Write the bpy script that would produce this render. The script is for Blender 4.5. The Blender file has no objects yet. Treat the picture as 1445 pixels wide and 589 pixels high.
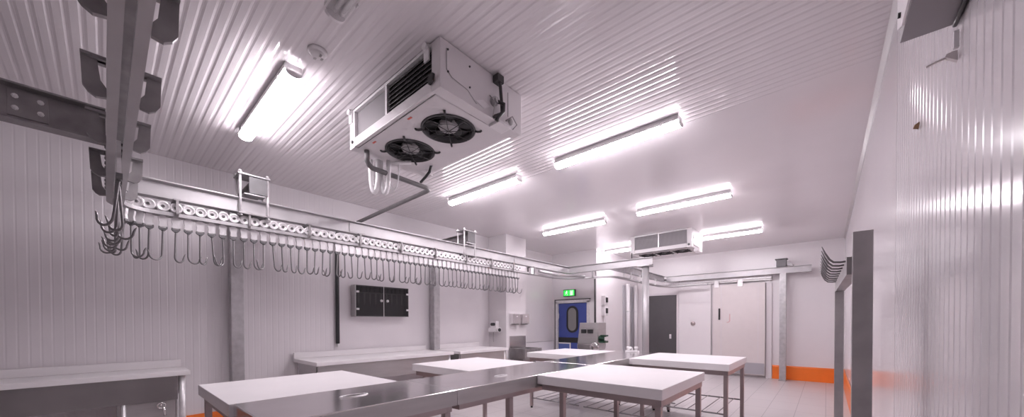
import bpy, bmesh, math, random
from mathutils import Vector, Matrix
random.seed(7)
SC = bpy.context.scene
COL = SC.collection
PI = math.pi

# ------------------------------------------------------------------ camera
YAW, PITCH, ROLL, FPX, CY = 0.721053, -0.0120243, -0.0036532, 504.67, 462.255
W_, H_ = 1445.0, 589.0
EYE = 1.3
Rw = Matrix(((math.cos(YAW), math.sin(YAW), 0), (0, 0, -1), (-math.sin(YAW), math.cos(YAW), 0)))
Rp = Matrix(((1, 0, 0), (0, math.cos(PITCH), math.sin(PITCH)), (0, -math.sin(PITCH), math.cos(PITCH))))
Rr = Matrix(((math.cos(ROLL), -math.sin(ROLL), 0), (math.sin(ROLL), math.cos(ROLL), 0), (0, 0, 1)))
R = Rr @ Rp @ Rw
cx_, cy_, cz_ = R.row[0], R.row[1], R.row[2]
cam_d = bpy.data.cameras.new('camera')
cam = bpy.data.objects.new('camera', cam_d)
COL.objects.link(cam)
rot = Matrix((( cx_[0], -cy_[0], -cz_[0]), (cx_[1], -cy_[1], -cz_[1]), (cx_[2], -cy_[2], -cz_[2])))
cam.matrix_world = Matrix.Translation((0, 0, EYE)) @ rot.to_4x4()
cam_d.sensor_fit = 'HORIZONTAL'
cam_d.sensor_width = 36.0
cam_d.lens = FPX / W_ * 36.0
cam_d.shift_x = 0.0
cam_d.shift_y = (CY - H_ / 2) / W_
cam_d.clip_start = 0.02
SC.camera = cam

# ------------------------------------------------------------------ world, exposure
wd = bpy.data.worlds.new('world'); SC.world = wd; wd.use_nodes = True
wd.node_tree.nodes['Background'].inputs[0].default_value = (0.8, 0.76, 0.78, 1)
wd.node_tree.nodes['Background'].inputs[1].default_value = 0.05
SC.view_settings.view_transform = 'Standard'
SC.view_settings.look = 'None'
SC.view_settings.gamma = 1.0
SC.view_settings.use_curve_mapping = False
SC.view_settings.exposure = 0.9
LAMP_COL = (1.0, 0.925, 0.985, 1)
LAMP_STRENGTH = 30.0

# ------------------------------------------------------------------ materials
def mat(name, col, rough=0.5, metal=0.0, spec=0.5, noise=0.0, nscale=8.0, bump=0.0, bscale=30.0, emit=None, stretch=None, coat=0.0):
    m = bpy.data.materials.new(name); m.use_nodes = True
    nt = m.node_tree; b = nt.nodes['Principled BSDF']
    b.inputs['Base Color'].default_value = (*col, 1)
    b.inputs['Roughness'].default_value = rough
    b.inputs['Metallic'].default_value = metal
    b.inputs['Specular IOR Level'].default_value = spec
    b.inputs['Coat Weight'].default_value = coat
    tc = nt.nodes.new('ShaderNodeTexCoord')
    mp = nt.nodes.new('ShaderNodeMapping')
    if stretch: mp.inputs['Scale'].default_value = stretch
    nt.links.new(tc.outputs['Object'], mp.inputs['Vector'])
    if noise:
        n = nt.nodes.new('ShaderNodeTexNoise'); n.inputs['Scale'].default_value = nscale; n.inputs['Detail'].default_value = 5
        nt.links.new(mp.outputs['Vector'], n.inputs['Vector'])
        r = nt.nodes.new('ShaderNodeValToRGB')
        r.color_ramp.elements[0].position = 0.3; r.color_ramp.elements[1].position = 0.7
        r.color_ramp.elements[0].color = (*[max(0, c * (1 - noise)) for c in col], 1)
        r.color_ramp.elements[1].color = (*[min(1, c * (1 + noise)) for c in col], 1)
        nt.links.new(n.outputs['Fac'], r.inputs['Fac']); nt.links.new(r.outputs['Color'], b.inputs['Base Color'])
    if bump:
        n2 = nt.nodes.new('ShaderNodeTexNoise'); n2.inputs['Scale'].default_value = bscale; n2.inputs['Detail'].default_value = 3
        nt.links.new(mp.outputs['Vector'], n2.inputs['Vector'])
        bp = nt.nodes.new('ShaderNodeBump'); bp.inputs['Strength'].default_value = bump; bp.inputs['Distance'].default_value = 0.01
        nt.links.new(n2.outputs['Fac'], bp.inputs['Height']); nt.links.new(bp.outputs['Normal'], b.inputs['Normal'])
    if emit:
        b.inputs['Emission Color'].default_value = (*emit[0], 1); b.inputs['Emission Strength'].default_value = emit[1]
    return m

M = {}
M['panel'] = mat('coated_panel', (0.80, 0.765, 0.785), 0.24, noise=0.02, nscale=2, bump=0.02, bscale=3)
M['ceil'] = mat('coated_ceiling_panel', (0.80, 0.76, 0.78), 0.13, noise=0.015, nscale=2, bump=0.015, bscale=3)
M['panelr'] = mat('glossy_coated_panel', (0.80, 0.765, 0.79), 0.15, noise=0.02, nscale=2, bump=0.02, bscale=2)
M['backp'] = mat('coated_flat_panel', (0.80, 0.765, 0.78), 0.25, noise=0.015, nscale=1.5)
M['trim'] = mat('white_trim', (0.72, 0.68, 0.70), 0.3)
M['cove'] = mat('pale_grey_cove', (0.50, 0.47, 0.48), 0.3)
M['galv'] = mat('galvanised_steel', (0.50, 0.49, 0.50), 0.42, 0.75, noise=0.14, nscale=14, bump=0.05)
M['galvl'] = mat('painted_beam_steel', (0.47, 0.455, 0.465), 0.42, 0.4, noise=0.06, nscale=6)
M['dgalv'] = mat('shaded_dark_steel', (0.34, 0.325, 0.33), 0.45, 0.7, noise=0.18, nscale=10, bump=0.05)  # galvanised steel with the shade of yokes and near beams in its colour
M['steel'] = mat('stainless_steel', (0.76, 0.74, 0.745), 0.17, 1.0, noise=0.05, nscale=5, bump=0.05, bscale=2.5)
M['brush'] = mat('brushed_steel', (0.52, 0.505, 0.505), 0.42, 0.85, noise=0.06, nscale=3, stretch=(1, 1, 8))
M['leg'] = mat('steel_tube', (0.44, 0.37, 0.37), 0.38, 0.8, noise=0.1, nscale=5)  # pinkish brown reflection on the stainless legs put into the base colour
M['wire'] = mat('hook_wire_steel', (0.24, 0.23, 0.235), 0.35, 0.8)
M['bright'] = mat('bright_steel', (0.80, 0.78, 0.79), 0.32, 0.35, noise=0.08, nscale=25)
M['paintgrey'] = mat('grey_painted_steel', (0.15, 0.145, 0.15), 0.45, 0.2, noise=0.1)
M['poly'] = mat('white_cutting_board', (0.84, 0.81, 0.82), 0.38, noise=0.02, nscale=4)
M['black'] = mat('black_rubber', (0.02, 0.02, 0.022), 0.45)
M['dark'] = mat('dark_painted_metal', (0.055, 0.052, 0.055), 0.4)
M['pipe'] = mat('grey_foam_pipe', (0.16, 0.15, 0.155), 0.6, noise=0.1)
M['blackpipe'] = mat('black_pipe', (0.035, 0.035, 0.037), 0.4)
M['white'] = mat('white_enamel', (0.80, 0.77, 0.785), 0.3)
M['coolw'] = mat('cooler_casing', (0.70, 0.665, 0.68), 0.35, noise=0.02, nscale=5)
M['hose'] = mat('white_hose', (0.88, 0.86, 0.87), 0.3)
M['orange'] = mat('orange_kerb', (0.93, 0.21, 0.025), 0.35, noise=0.06, nscale=4)
M['blue'] = mat('blue_door_sheet', (0.055, 0.085, 0.33), 0.4, noise=0.06, nscale=4)
M['lblue'] = mat('light_blue_kick', (0.10, 0.15, 0.42), 0.35)
M['smoked'] = mat('grey_vision_panel', (0.24, 0.235, 0.23), 0.15)
M['greydoor'] = mat('dark_grey_door', (0.085, 0.08, 0.085), 0.4, noise=0.08, nscale=3)
M['cream'] = mat('cream_steel_door', (0.71, 0.655, 0.65), 0.28, noise=0.015)
M['kick'] = mat('grey_kick_plate', (0.40, 0.39, 0.42), 0.4)
M['red'] = mat('red_print', (0.62, 0.12, 0.08), 0.5)
M['pinkred'] = mat('pale_red_mark', (0.70, 0.34, 0.34), 0.5)
M['brown'] = mat('brown_scrap', (0.30, 0.17, 0.09), 0.7, noise=0.3, nscale=60)
M['gfan'] = mat('fan_hub_grey', (0.45, 0.43, 0.44), 0.5)
M['grille'] = mat('grey_grille', (0.33, 0.31, 0.325), 0.5)
M['coil'] = mat('plain_grey_coil', (0.21, 0.195, 0.205), 0.5)
M['apron'] = mat('dull_steel_apron', (0.34, 0.325, 0.325), 0.28, 0.95, noise=0.12, nscale=2)
M['rack'] = mat('grey_rack_steel', (0.42, 0.40, 0.405), 0.45, 0.5, noise=0.12, nscale=9)
M['signdark'] = mat('sign_housing', (0.03, 0.035, 0.032), 0.4)
M['green'] = mat('lit_green_sign', (0.02, 0.35, 0.05), 0.4, emit=((0.03, 0.75, 0.08), 0.7))
M['lgreen'] = mat('lit_pale_green_sign', (0.5, 0.9, 0.5), 0.4, emit=((0.45, 1.0, 0.45), 0.9))
M['dgreen'] = mat('dark_green_knob', (0.015, 0.05, 0.03), 0.35)
M['tube'] = mat('tube_glass', (0.82, 0.80, 0.81), 0.25)

def glass_mat(name, col, rough=0.03):
    m = mat(name, col, rough)
    b = m.node_tree.nodes['Principled BSDF']
    b.inputs['Transmission Weight'].default_value = 1.0
    b.inputs['IOR'].default_value = 1.45
    return m
def clear_mat():
    m = bpy.data.materials.new('clear_ribbed_cover'); m.use_nodes = True
    nt = m.node_tree; b = nt.nodes['Principled BSDF']; out = nt.nodes['Material Output']
    b.inputs['Base Color'].default_value = (0.8, 0.78, 0.79, 1); b.inputs['Roughness'].default_value = 0.12
    tr = nt.nodes.new('ShaderNodeBsdfTransparent'); mx = nt.nodes.new('ShaderNodeMixShader')
    mx.inputs[0].default_value = 0.16
    nt.links.new(tr.outputs[0], mx.inputs[1]); nt.links.new(b.outputs[0], mx.inputs[2]); nt.links.new(mx.outputs[0], out.inputs['Surface'])
    return m
M['cover'] = clear_mat()
M['darkglass'] = glass_mat('smoked_glass', (0.22, 0.22, 0.23), 0.04)

def lamp_mat():
    m = bpy.data.materials.new('lit_diffuser'); m.use_nodes = True
    nt = m.node_tree; b = nt.nodes['Principled BSDF']
    b.inputs['Base Color'].default_value = (0.9, 0.88, 0.89, 1)
    b.inputs['Emission Color'].default_value = LAMP_COL
    b.inputs['Emission Strength'].default_value = LAMP_STRENGTH
    return m
M['lit'] = lamp_mat()

def floor_mat():
    m = bpy.data.materials.new('floor_tiles'); m.use_nodes = True
    nt = m.node_tree; b = nt.nodes['Principled BSDF']
    tc = nt.nodes.new('ShaderNodeTexCoord')
    br = nt.nodes.new('ShaderNodeTexBrick')
    br.offset = 0.0
    br.inputs['Color1'].default_value = (0.60, 0.56, 0.565, 1)
    br.inputs['Color2'].default_value = (0.57, 0.535, 0.54, 1)
    br.inputs['Mortar'].default_value = (0.36, 0.335, 0.345, 1)
    br.inputs['Scale'].default_value = 1.0
    br.inputs['Mortar Size'].default_value = 0.004
    br.inputs['Brick Width'].default_value = 0.33
    br.inputs['Row Height'].default_value = 0.66
    nt.links.new(tc.outputs['Object'], br.inputs['Vector'])
    nt.links.new(br.outputs['Color'], b.inputs['Base Color'])
    b.inputs['Roughness'].default_value = 0.32
    return m
M['floor'] = floor_mat()

# ------------------------------------------------------------------ mesh helper
class MB:
    def __init__(s): s.v = []; s.f = []; s.sm = []
    def add(s, vs, fs, smooth=False):
        o = len(s.v); s.v += [tuple(p) for p in vs]
        for f in fs: s.f.append([i + o for i in f]); s.sm.append(smooth)
        return s
    def box(s, x0, x1, y0, y1, z0, z1):
        if x0 > x1: x0, x1 = x1, x0
        if y0 > y1: y0, y1 = y1, y0
        if z0 > z1: z0, z1 = z1, z0
        v = [(x0, y0, z0), (x1, y0, z0), (x1, y1, z0), (x0, y1, z0), (x0, y0, z1), (x1, y0, z1), (x1, y1, z1), (x0, y1, z1)]
        return s.add(v, [(0, 3, 2, 1), (4, 5, 6, 7), (0, 1, 5, 4), (1, 2, 6, 5), (2, 3, 7, 6), (3, 0, 4, 7)])
    def cyl(s, a, b, r0, r1=None, n=16, smooth=True, caps=True):
        a, b = Vector(a), Vector(b); r1 = r0 if r1 is None else r1
        d = (b - a).normalized(); u = d.orthogonal().normalized(); w = d.cross(u)
        vs = []
        for p, r in ((a, r0), (b, r1)):
            for i in range(n):
                t = 2 * PI * i / n; vs.append(p + (u * math.cos(t) + w * math.sin(t)) * r)
        s.add(vs, [(i, (i + 1) % n, n + (i + 1) % n, n + i) for i in range(n)], smooth)
        if caps:
            o = len(s.v) - 2 * n
            s.f.append([o + i for i in range(n)][::-1]); s.sm.append(False)
            s.f.append([o + n + i for i in range(n)]); s.sm.append(False)
        return s
    def lathe(s, c, axis, prof, n=24, smooth=True):
        c = Vector(c); d = Vector(axis).normalized(); u = d.orthogonal().normalized(); w = d.cross(u)
        vs = []
        for r, h in prof:
            for i in range(n):
                t = 2 * PI * i / n; vs.append(c + d * h + (u * math.cos(t) + w * math.sin(t)) * max(r, 1e-5))
        fs = []
        for k in range(len(prof) - 1):
            for i in range(n):
                fs.append((k * n + i, k * n + (i + 1) % n, (k + 1) * n + (i + 1) % n, (k + 1) * n + i))
        return s.add(vs, fs, smooth)
    def tube(s, pts, r, n=8, closed=False):
        pts = [Vector(p) for p in pts]; m = len(pts)
        u = None; vs = []
        for k, p in enumerate(pts):
            if closed: d = pts[(k + 1) % m] - pts[k - 1]
            else: d = pts[min(k + 1, m - 1)] - pts[max(k - 1, 0)]
            d.normalize()
            if u is None: u = d.orthogonal().normalized()
            else:
                u = u - d * u.dot(d)
                u = u.normalized() if u.length > 1e-6 else d.orthogonal().normalized()
            w = d.cross(u)
            rr = r[k] if isinstance(r, (list, tuple)) else r
            for i in range(n):
                t = 2 * PI * i / n; vs.append(p + (u * math.cos(t) + w * math.sin(t)) * rr)
        fs = []
        for k in range(m if closed else m - 1):
            k2 = (k + 1) % m
            for i in range(n): fs.append((k * n + i, k * n + (i + 1) % n, k2 * n + (i + 1) % n, k2 * n + i))
        o = len(s.v); s.add(vs, fs, True)
        if not closed:
            s.f.append([o + i for i in range(n)][::-1]); s.sm.append(False)
            s.f.append([o + (m - 1) * n + i for i in range(n)]); s.sm.append(False)
        return s
    def prism(s, poly, ax, h0, h1, smooth=False):
        """poly: 2D points in the two other axes (order x,y,z without ax), extruded along ax"""
        def p3(p, h):
            if ax == 'X': return (h, p[0], p[1])
            if ax == 'Y': return (p[0], h, p[1])
            return (p[0], p[1], h)
        n = len(poly)
        vs = [p3(p, h0) for p in poly] + [p3(p, h1) for p in poly]
        s.add(vs, [(i, (i + 1) % n, n + (i + 1) % n, n + i) for i in range(n)], smooth)
        o = len(s.v) - 2 * n
        s.f.append([o + i for i in range(n)]); s.sm.append(False)
        s.f.append([o + n + i for i in range(n)][::-1]); s.sm.append(False)
        return s
    def sweep(s, path, prof):
        """path of (x,y); prof: closed polygon of (lateral, z); left-hand lateral = rotate dir +90"""
        m = len(path); n = len(prof); vs = []
        for k in range(m):
            a = Vector(path[max(k - 1, 0)]); b = Vector(path[min(k + 1, m - 1)])
            d = (b - a).normalized(); l = Vector((-d.y, d.x))
            for q in prof: vs.append((path[k][0] + l.x * q[0], path[k][1] + l.y * q[0], q[1]))
        fs = []
        for k in range(m - 1):
            for i in range(n): fs.append((k * n + i, k * n + (i + 1) % n, (k + 1) * n + (i + 1) % n, (k + 1) * n + i))
        fs.append(tuple(range(n))[::-1]); fs.append(tuple((m - 1) * n + i for i in range(n)))
        return s.add(vs, fs)
    def build(s, name, m, parent=None, bevel=0.0, org=None, segs=2, kind=None):
        if org is None: org = ORG.get(parent.name if parent else None, (0, 0, 0))
        me = bpy.data.meshes.new(name)
        me.from_pydata([(x - org[0], y - org[1], z - org[2]) for x, y, z in s.v], [], s.f)
        me.polygons.foreach_set('use_smooth', s.sm)
        bm = bmesh.new(); bm.from_mesh(me)
        bmesh.ops.recalc_face_normals(bm, faces=bm.faces)
        if bevel:
            es = [e for e in bm.edges if len(e.link_faces) == 2 and e.calc_face_angle(0) > 0.7]
            bmesh.ops.bevel(bm, geom=es, offset=bevel, segments=segs, affect='EDGES', profile=0.7, clamp_overlap=True)
        bm.to_mesh(me); bm.free()
        me.materials.append(m)
        o = bpy.data.objects.new(name, me); COL.objects.link(o)
        if parent is not None:
            o.parent = parent
            ORG[o.name] = org
        else: o.location = org
        ORG[o.name] = org
        if kind: o['kind'] = kind
        return o
ORG = {}

def tag(o, label, cat, group=None, kind=None):
    o['label'] = label; o['category'] = cat
    if group: o['group'] = group
    if kind: o['kind'] = kind
    return o
def thing(name, label, cat, loc, group=None, kind=None):
    o = bpy.data.objects.new(name, None); COL.objects.link(o); o.location = loc
    o.empty_display_size = 0.1
    ORG[o.name] = tuple(loc)
    return tag(o, label, cat, group, kind)
def struct(name, mb, m, label, cat, bevel=0.0):
    return tag(mb.build(name, m, None, bevel), label, cat, None, 'structure')
def arc(c, r, a0, a1, n):
    return [(c[0] + r * math.cos(a0 + (a1 - a0) * i / n), c[1] + r * math.sin(a0 + (a1 - a0) * i / n)) for i in range(n + 1)]
def ords(n):
    one = ['', 'first', 'second', 'third', 'fourth', 'fifth', 'sixth', 'seventh', 'eighth', 'ninth', 'tenth', 'eleventh', 'twelfth', 'thirteenth',
           'fourteenth', 'fifteenth', 'sixteenth', 'seventeenth', 'eighteenth', 'nineteenth']
    if n < 20: return one[n]
    t = {2: ('twenty', 'twentieth'), 3: ('thirty', 'thirtieth'), 4: ('forty', 'fortieth')}[n // 10]
    return t[1] if n % 10 == 0 else t[0] + '-' + one[n % 10]

# ------------------------------------------------------------------ room shell
XL, XR, YB, YF, ZC = -5.2, 0.29, 10.15, -3.0, 3.05
XL2 = -5.37           # left wall beyond the pillar
YD, XD = 7.7, -4.1    # the wall with the blue door, and the return wall beside it
struct('floor', MB().box(XL2 - .1, XR + .1, YF - .1, YB + .1, -0.1, 0.0), M['floor'], 'pale grey tiled floor of the cold room', 'floor')

def ribbed(a0, a1, pitch=0.0625, depth=0.003, f=0.0445, g=0.0515, h=0.0555):
    """profile (along, offset into room)"""
    pts = []; t = a0
    while t < a1 - pitch:
        pts += [(t, 0.0), (t + f, 0.0), (t + g, -depth), (t + h, -depth)]
        t += pitch
    pts += [(t, 0.0), (a1, 0.0)]
    return pts
mb = MB()
pr = ribbed(YF - .05, 3.4, depth=.0026, f=.032, g=.043, h=.0515) + [(YB + .1, 0.0)]
n = len(pr)
mb.add([(XL2 - .1, y, ZC - d) for y, d in pr] + [(XR + .1, y, ZC - d) for y, d in pr], [(i, i + 1, n + i + 1, n + i) for i in range(n - 1)])
mb.box(XL2 - .1, XR + .1, YF - .1, YB + .1, ZC + 0.012, ZC + 0.12)
struct('ceiling', mb, M['ceil'], 'white ribbed panel ceiling, smooth towards the far end', 'ceiling')
mb = MB()
pr = ribbed(YF - .05, 2.16, depth=0.0011) + [(5.4, 0.0)]
n = len(pr)
mb.add([(XL + d, y, 0) for y, d in pr] + [(XL + d, y, ZC) for y, d in pr], [(i, i + 1, n + i + 1, n + i) for i in range(n - 1)])
mb.box(XL - .12, XL - 0.005, YF - .1, 5.4, 0, ZC)
struct('wall_left', mb, M['panel'], 'white ribbed panel wall behind the hook rail', 'wall')
struct('wall_left_far', MB().box(XL2 - .12, XL2, 5.4, YB, 0, ZC), M['backp'], 'short white wall between the pillar and the blue door', 'wall')
mb = MB()
pr = ribbed(YF - .05, 2.9, depth=.0024, f=.0495, g=.0545, h=.0575) + [(2.935, 0.0), (2.937, -0.004), (2.943, -0.004), (2.945, 0.0), (YB + .1, 0.0)]
n = len(pr)
mb.add([(XR - d, y, 0) for y, d in pr] + [(XR - d, y, ZC) for y, d in pr], [(i, i + 1, n + i + 1, n + i) for i in range(n - 1)])
mb.box(XR + 0.01, XR + .12, YF - .1, YB + .1, 0, ZC)
struct('wall_right', mb, M['panelr'], 'glossy white ribbed panel wall close on the right', 'wall')
struct('wall_back', MB().box(XD - .1, XR + .1, YB, YB + .12, 0, ZC), M['backp'], 'far white wall with the sliding door', 'wall')
struct('wall_front', MB().box(XL - .1, XR + .1, YF - .12, YF, 0, ZC), M['backp'], 'white wall behind the camera', 'wall')
mb = MB(); mb.box(XL2 - .1, -5.18, YD, YD + .12, 0, ZC); mb.box(-4.32, XD - .0, YD, YD + .12, 0, ZC); mb.box(-5.18, -4.32, YD, YD + .12, 1.8, ZC)
mb.box(XD - .12, XD, YD + .12, YB, 0, ZC)
mb.box(-5.3, XD - .12, YD + .121, YD + .14, 0, 2.0)
struct('wall_door_side', mb, M['backp'], 'white wall around the blue door and its return', 'wall')
struct('wall_pillar', MB().box(XL - .1, -4.72, 5.2, 5.82, 0, ZC), M['backp'], 'square white pillar standing out from the left wall', 'wall', 0.006)
# cove along the ceiling on the right
mb = MB(); mb.prism([(XR + .02, ZC - .05), (XR - .001, ZC - .04), (XR - .004, ZC - .037), (XR - .024, ZC - .006), (XR - .027, ZC - .001), (XR - .027, ZC), (XR + .02, ZC + .0)], 'Y', YF, YB)
struct('trim_1', mb, M['cove'], 'white cove strip between ceiling and right wall', 'trim')
# kerbs
struct('baseboard_back', MB().prism([(YB - .001, 0.0), (YB - .03, 0.0), (YB - .03, .28), (YB - .022, .31), (YB - .001, .31)], 'X', -0.93, XR - .031), M['orange'], 'orange kerb along the far wall', 'baseboard')
struct('baseboard_right', MB().prism([(XR - .005, 0.0), (XR - .03, 0.0), (XR - .03, .28), (XR - .022, .31), (XR - .005, .31)], 'Y', 5.0, YB), M['orange'], 'orange kerb along the right wall', 'baseboard')
struct('baseboard_left', MB().prism([(XL + .005, 0.0), (XL + .03, 0.0), (XL + .03, .28), (XL + .022, .31), (XL + .005, .31)], 'Y', YF, 5.19), M['orange'], 'orange kerb along the left wall', 'baseboard')

# ------------------------------------------------------------------ doors
d = thing('door_1', 'blue swing door with an oval vision panel', 'door', (-4.75, YD, 0), None, 'structure')
mb = MB(); mb.box(-5.25, -5.175, YD - .03, YD + .04, 0, 1.84); mb.box(-4.345, -4.27, YD - .03, YD + .04, 0, 1.84); mb.box(-5.25, -4.27, YD - .03, YD + .04, 1.795, 1.87)
mb.build('door_frame', M['bright'], d, 0.006)
mb = MB(); mb.box(-5.27, -5.252, YD - .035, YD - .002, 0, 1.88); mb.box(-5.27, -4.25, YD - .035, YD - .002, 1.872, 1.89); mb.build('frame_seal', M['dark'], d)
leaf = MB().box(-5.165, -4.355, YD + .005, YD + .035, 0.01, 1.785).build('door_leaf', M['blue'], d, 0.004)
def stadium(cx, cz, hw, hh, n=10):
    return [(cx + hw * math.cos(t), cz + hh - hw + hw * math.sin(t)) for t in [PI * i / n for i in range(n + 1)]] + \
           [(cx + hw * math.cos(t), cz - hh + hw + hw * math.sin(t)) for t in [PI + PI * i / n for i in range(n + 1)]]
MB().prism(stadium(-4.76, 1.385, .165, .335), 'Y', YD - .012, YD + .006).build('window_seal', M['black'], leaf)
MB().prism(stadium(-4.76, 1.385, .115, .285), 'Y', YD - .016, YD - .011).build('vision_panel', M['smoked'], leaf)
MB().box(-5.165, -4.355, YD - .006, YD + .006, .80, .93).build('bumper_band', M['black'], leaf)
MB().box(-5.165, -4.84, YD - .006, YD + .006, .03, .785).build('kick_plate', M['lblue'], leaf)
mb = MB().box(-4.84, -4.81, YD - .008, YD + .006, .03, .785); mb.box(-5.165, -4.81, YD - .008, YD + .006, .77, .80)
mb.build('kick_plate_edge', M['white'], leaf)
MB().prism([(-5.19, 1.42), (-5.15, 1.38), (-5.13, 1.42), (-5.13, 1.52), (-5.16, 1.62), (-5.19, 1.62)], 'Y', YD - .06, YD - .031).build('hinge', M['bright'], d, .004)

d = thing('door_2', 'dark grey plain door with a small white lock', 'door', (-3.4, YB, 0), None, 'structure')
MB().box(-3.8, -3.02, YB - .03, YB - .001, 0, 2.04).build('door_leaf', M['greydoor'], d, .004)
mb = MB(); mb.box(-3.86, -3.802, YB - .035, YB - .001, 0, 2.1); mb.box(-3.018, -2.96, YB - .035, YB - .001, 0, 2.1); mb.box(-3.802, -3.018, YB - .035, YB - .001, 2.042, 2.1)
mb.build('door_frame', M['trim'], d, .004)
mb = MB(); mb.box(-3.2, -3.15, YB - .045, YB - .03, .86, .98); mb.cyl((-3.175, YB - .045, .93), (-3.175, YB - .075, .93), .018)
mb.build('lock', M['white'], d, .003)

d = thing('door_3', 'cream sliding cold room door with grey kick plate', 'door', (-1.6, YB, 0), None, 'structure')
leaf = MB().box(-2.14, -1.06, YB - .11, YB - .04, 0.06, 2.22).build('door_leaf', M['cream'], d, .006)
MB().box(-2.12, -1.07, YB - .116, YB - .111, .08, .34).build('kick_plate', M['kick'], leaf)
mb = MB(); mb.box(-1.96, -1.945, YB - .113, YB - .109, .34, 2.2); mb.box(-1.20, -1.19, YB - .113, YB - .109, .34, 2.2)
mb.build('leaf_edge', M['trim'], leaf)
h = MB().box(-2.01, -1.97, YB - .128, YB - .110, 1.36, 1.64).build('handle_recess', M['black'], leaf, .008)
MB().tube([(-1.99, YB - .128, 1.40), (-1.99, YB - .16, 1.42), (-1.99, YB - .16, 1.58), (-1.99, YB - .128, 1.60)], .009).build('grip', M['dark'], h)
mb = MB().tube([(-1.83, YB - .113, 1.30), (-1.79, YB - .113, 1.30), (-1.765, YB - .113, 1.33), (-1.765, YB - .113, 1.50)], .006); mb.build('bent_mark', M['pinkred'], leaf)
mb = MB(); mb.box(-1.05, -0.94, YB - .05, YB - .001, 0, 2.2); mb.build('door_jamb', M['trim'], d, .004)
# sliding track with cover
mb = MB(); mb.box(-3.3, -0.94, YB - .12, YB - .001, 2.30, 2.37); mb.prism([(-3.3, 2.29), (-0.94, 2.29), (-0.94, 2.27), (-3.3, 2.27)], 'Y', YB - .10, YB - .06)
mb.build('sliding_track', M['bright'], d, .004)
for x in (-2.05, -1.55):
    mb = MB(); mb.box(x - .05, x + .05, YB - .135, YB - .112, 2.16, 2.30); mb.cyl((x, YB - .134, 2.28), (x, YB - .15, 2.28), .035)
    mb.build('track_roller', M['bright'], d, .003)
# panel between the two doors
d = thing('wall_panel', 'smooth white steel panel with a round knob, between dark and sliding doors', 'panel', (-2.55, YB, 0), None, 'structure')
MB().box(-2.95, -2.19, YB - .06, YB - .02, 0.0, 2.24).build('sheet', M['backp'], d, .004)
MB().box(-2.95, -2.19, YB - .064, YB - .059, 1.80, 1.815).build('joint_strip', M['trim'], d)
MB().lathe((-2.6, YB - .06, 1.27), (0, -1, 0), [(.055, 0), (.055, .02), (.045, .035), (.0, .038)], 18).build('knob', M['leg'], d)

# small conduit at the far wall
mb = MB(); mb.tube([(-3.55, YB - .03, 2.46), (-2.95, YB - .03, 2.46)], .018); mb.tube([(-2.95, YB - .03, 2.52), (-2.95, YB - .03, 2.30)], .012)
tag(mb.build('conduit', M['dark']), 'short dark conduit on the far wall above the beam', 'conduit')

# ------------------------------------------------------------------ ceiling lamps
def lamp(x, y, lit, label):
    L = 1.27; x1 = x + L
    t = thing('tube_lamp', label, 'ceiling lamp', (x + L / 2, y, ZC), 'ceiling tube lamps')
    mb = MB(); mb.prism([(y - .050, ZC), (y - .056, ZC - .03), (y - .056, ZC - .048), (y + .056, ZC - .048), (y + .056, ZC - .03), (y + .050, ZC)], 'X', x + .012, x1 - .012)
    mb.build('lamp_tray', M['white'], t)
    prof = [(y - .047, ZC - .049)] + [(y + .05 * math.cos(a), ZC - .058 + .030 * math.sin(a)) for a in [PI + PI * i / 10 for i in range(11)]] + [(y + .047, ZC - .049)]
    if lit:
        MB().prism(prof, 'X', x + .009, x1 - .009, True).build('diffuser', M['lit'], t)
        for xa, xb in ((x, x + .008), (x1 - .008, x1)):
            MB().prism([(p[0], p[1]) for p in prof], 'X', xa, xb).build('end_cap', M['white'], t)
    else:
        mb = MB(); k = len(prof)
        inner = [(y + (p[0] - y) * .94, ZC - .049 + (p[1] - ZC + .049) * .95) for p in prof]
        mb.add([(x + .02, *p) for p in prof] + [(x1 - .02, *p) for p in prof] + [(x + .02, *p) for p in inner] + [(x1 - .02, *p) for p in inner],
               [(i, i + 1, k + i + 1, k + i) for i in range(k - 1)] + [(2 * k + i, 3 * k + i, 3 * k + i + 1, 2 * k + i + 1) for i in range(k - 1)] +
               [(i, 2 * k + i, 2 * k + i + 1, i + 1) for i in range(k - 1)] + [(k + i, k + i + 1, 3 * k + i + 1, 3 * k + i) for i in range(k - 1)] +
               [(0, k, 3 * k, 2 * k), (k - 1, 3 * k - 1, 4 * k - 1, 2 * k - 1)])
        mb.build('clear_cover', M['cover'], t)
        for dy in (-.018, .018):
            tb = MB().cyl((x + .07, y + dy, ZC - .064), (x1 - .07, y + dy, ZC - .064), .012, n=12).build('lamp_tube', M['tube'], t)
            for xx in (x + .045, x1 - .07): MB().cyl((xx, y + dy, ZC - .064), (xx + .025, y + dy, ZC - .064), .0125, n=12).build('tube_cap', M['bright'], tb)
        for xa, xb in ((x, x + .019), (x1 - .019, x1)):
            MB().prism(prof, 'X', xa, xb).build('end_cap', M['white'], t)
    for i, (xx, s) in enumerate(((x + .15, -1), (x1 - .15, -1), (x + .15, 1), (x1 - .15, 1))):
        MB().box(xx - .012, xx + .012, y + s * .0565, y + s * .061, ZC - .062, ZC - .03).build('cover_clip', M['bright'], t)
XA, XB = -3.97, -2.10
lamp(XA, 0.86, True, 'lit tube lamp nearest the viewer, left of the near cooling unit')
lamp(XB + .06, 0.85, False, 'unlit clear-covered tube lamp at the top beside the smoke detector')
lamp(XA - .02, 3.24, True, 'lit tube lamp just beyond the near cooling unit, above the hanging pipe')
lamp(XB - .10, 3.24, True, 'largest lit tube lamp in the middle of the ceiling, right of the near cooler')
lamp(XA - .08, 5.55, True, 'lit tube lamp beyond the pillar, left one of the third row')
lamp(XB - .12, 5.5, True, 'lit tube lamp in front of the far cooling unit')
lamp(XA - .06, 8.02, True, 'lit tube lamp half hidden by the beam, left of the far cooling unit')
lamp(XB - .06, 8.02, True, 'lit tube lamp touching the right end of the far cooling unit')

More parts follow.
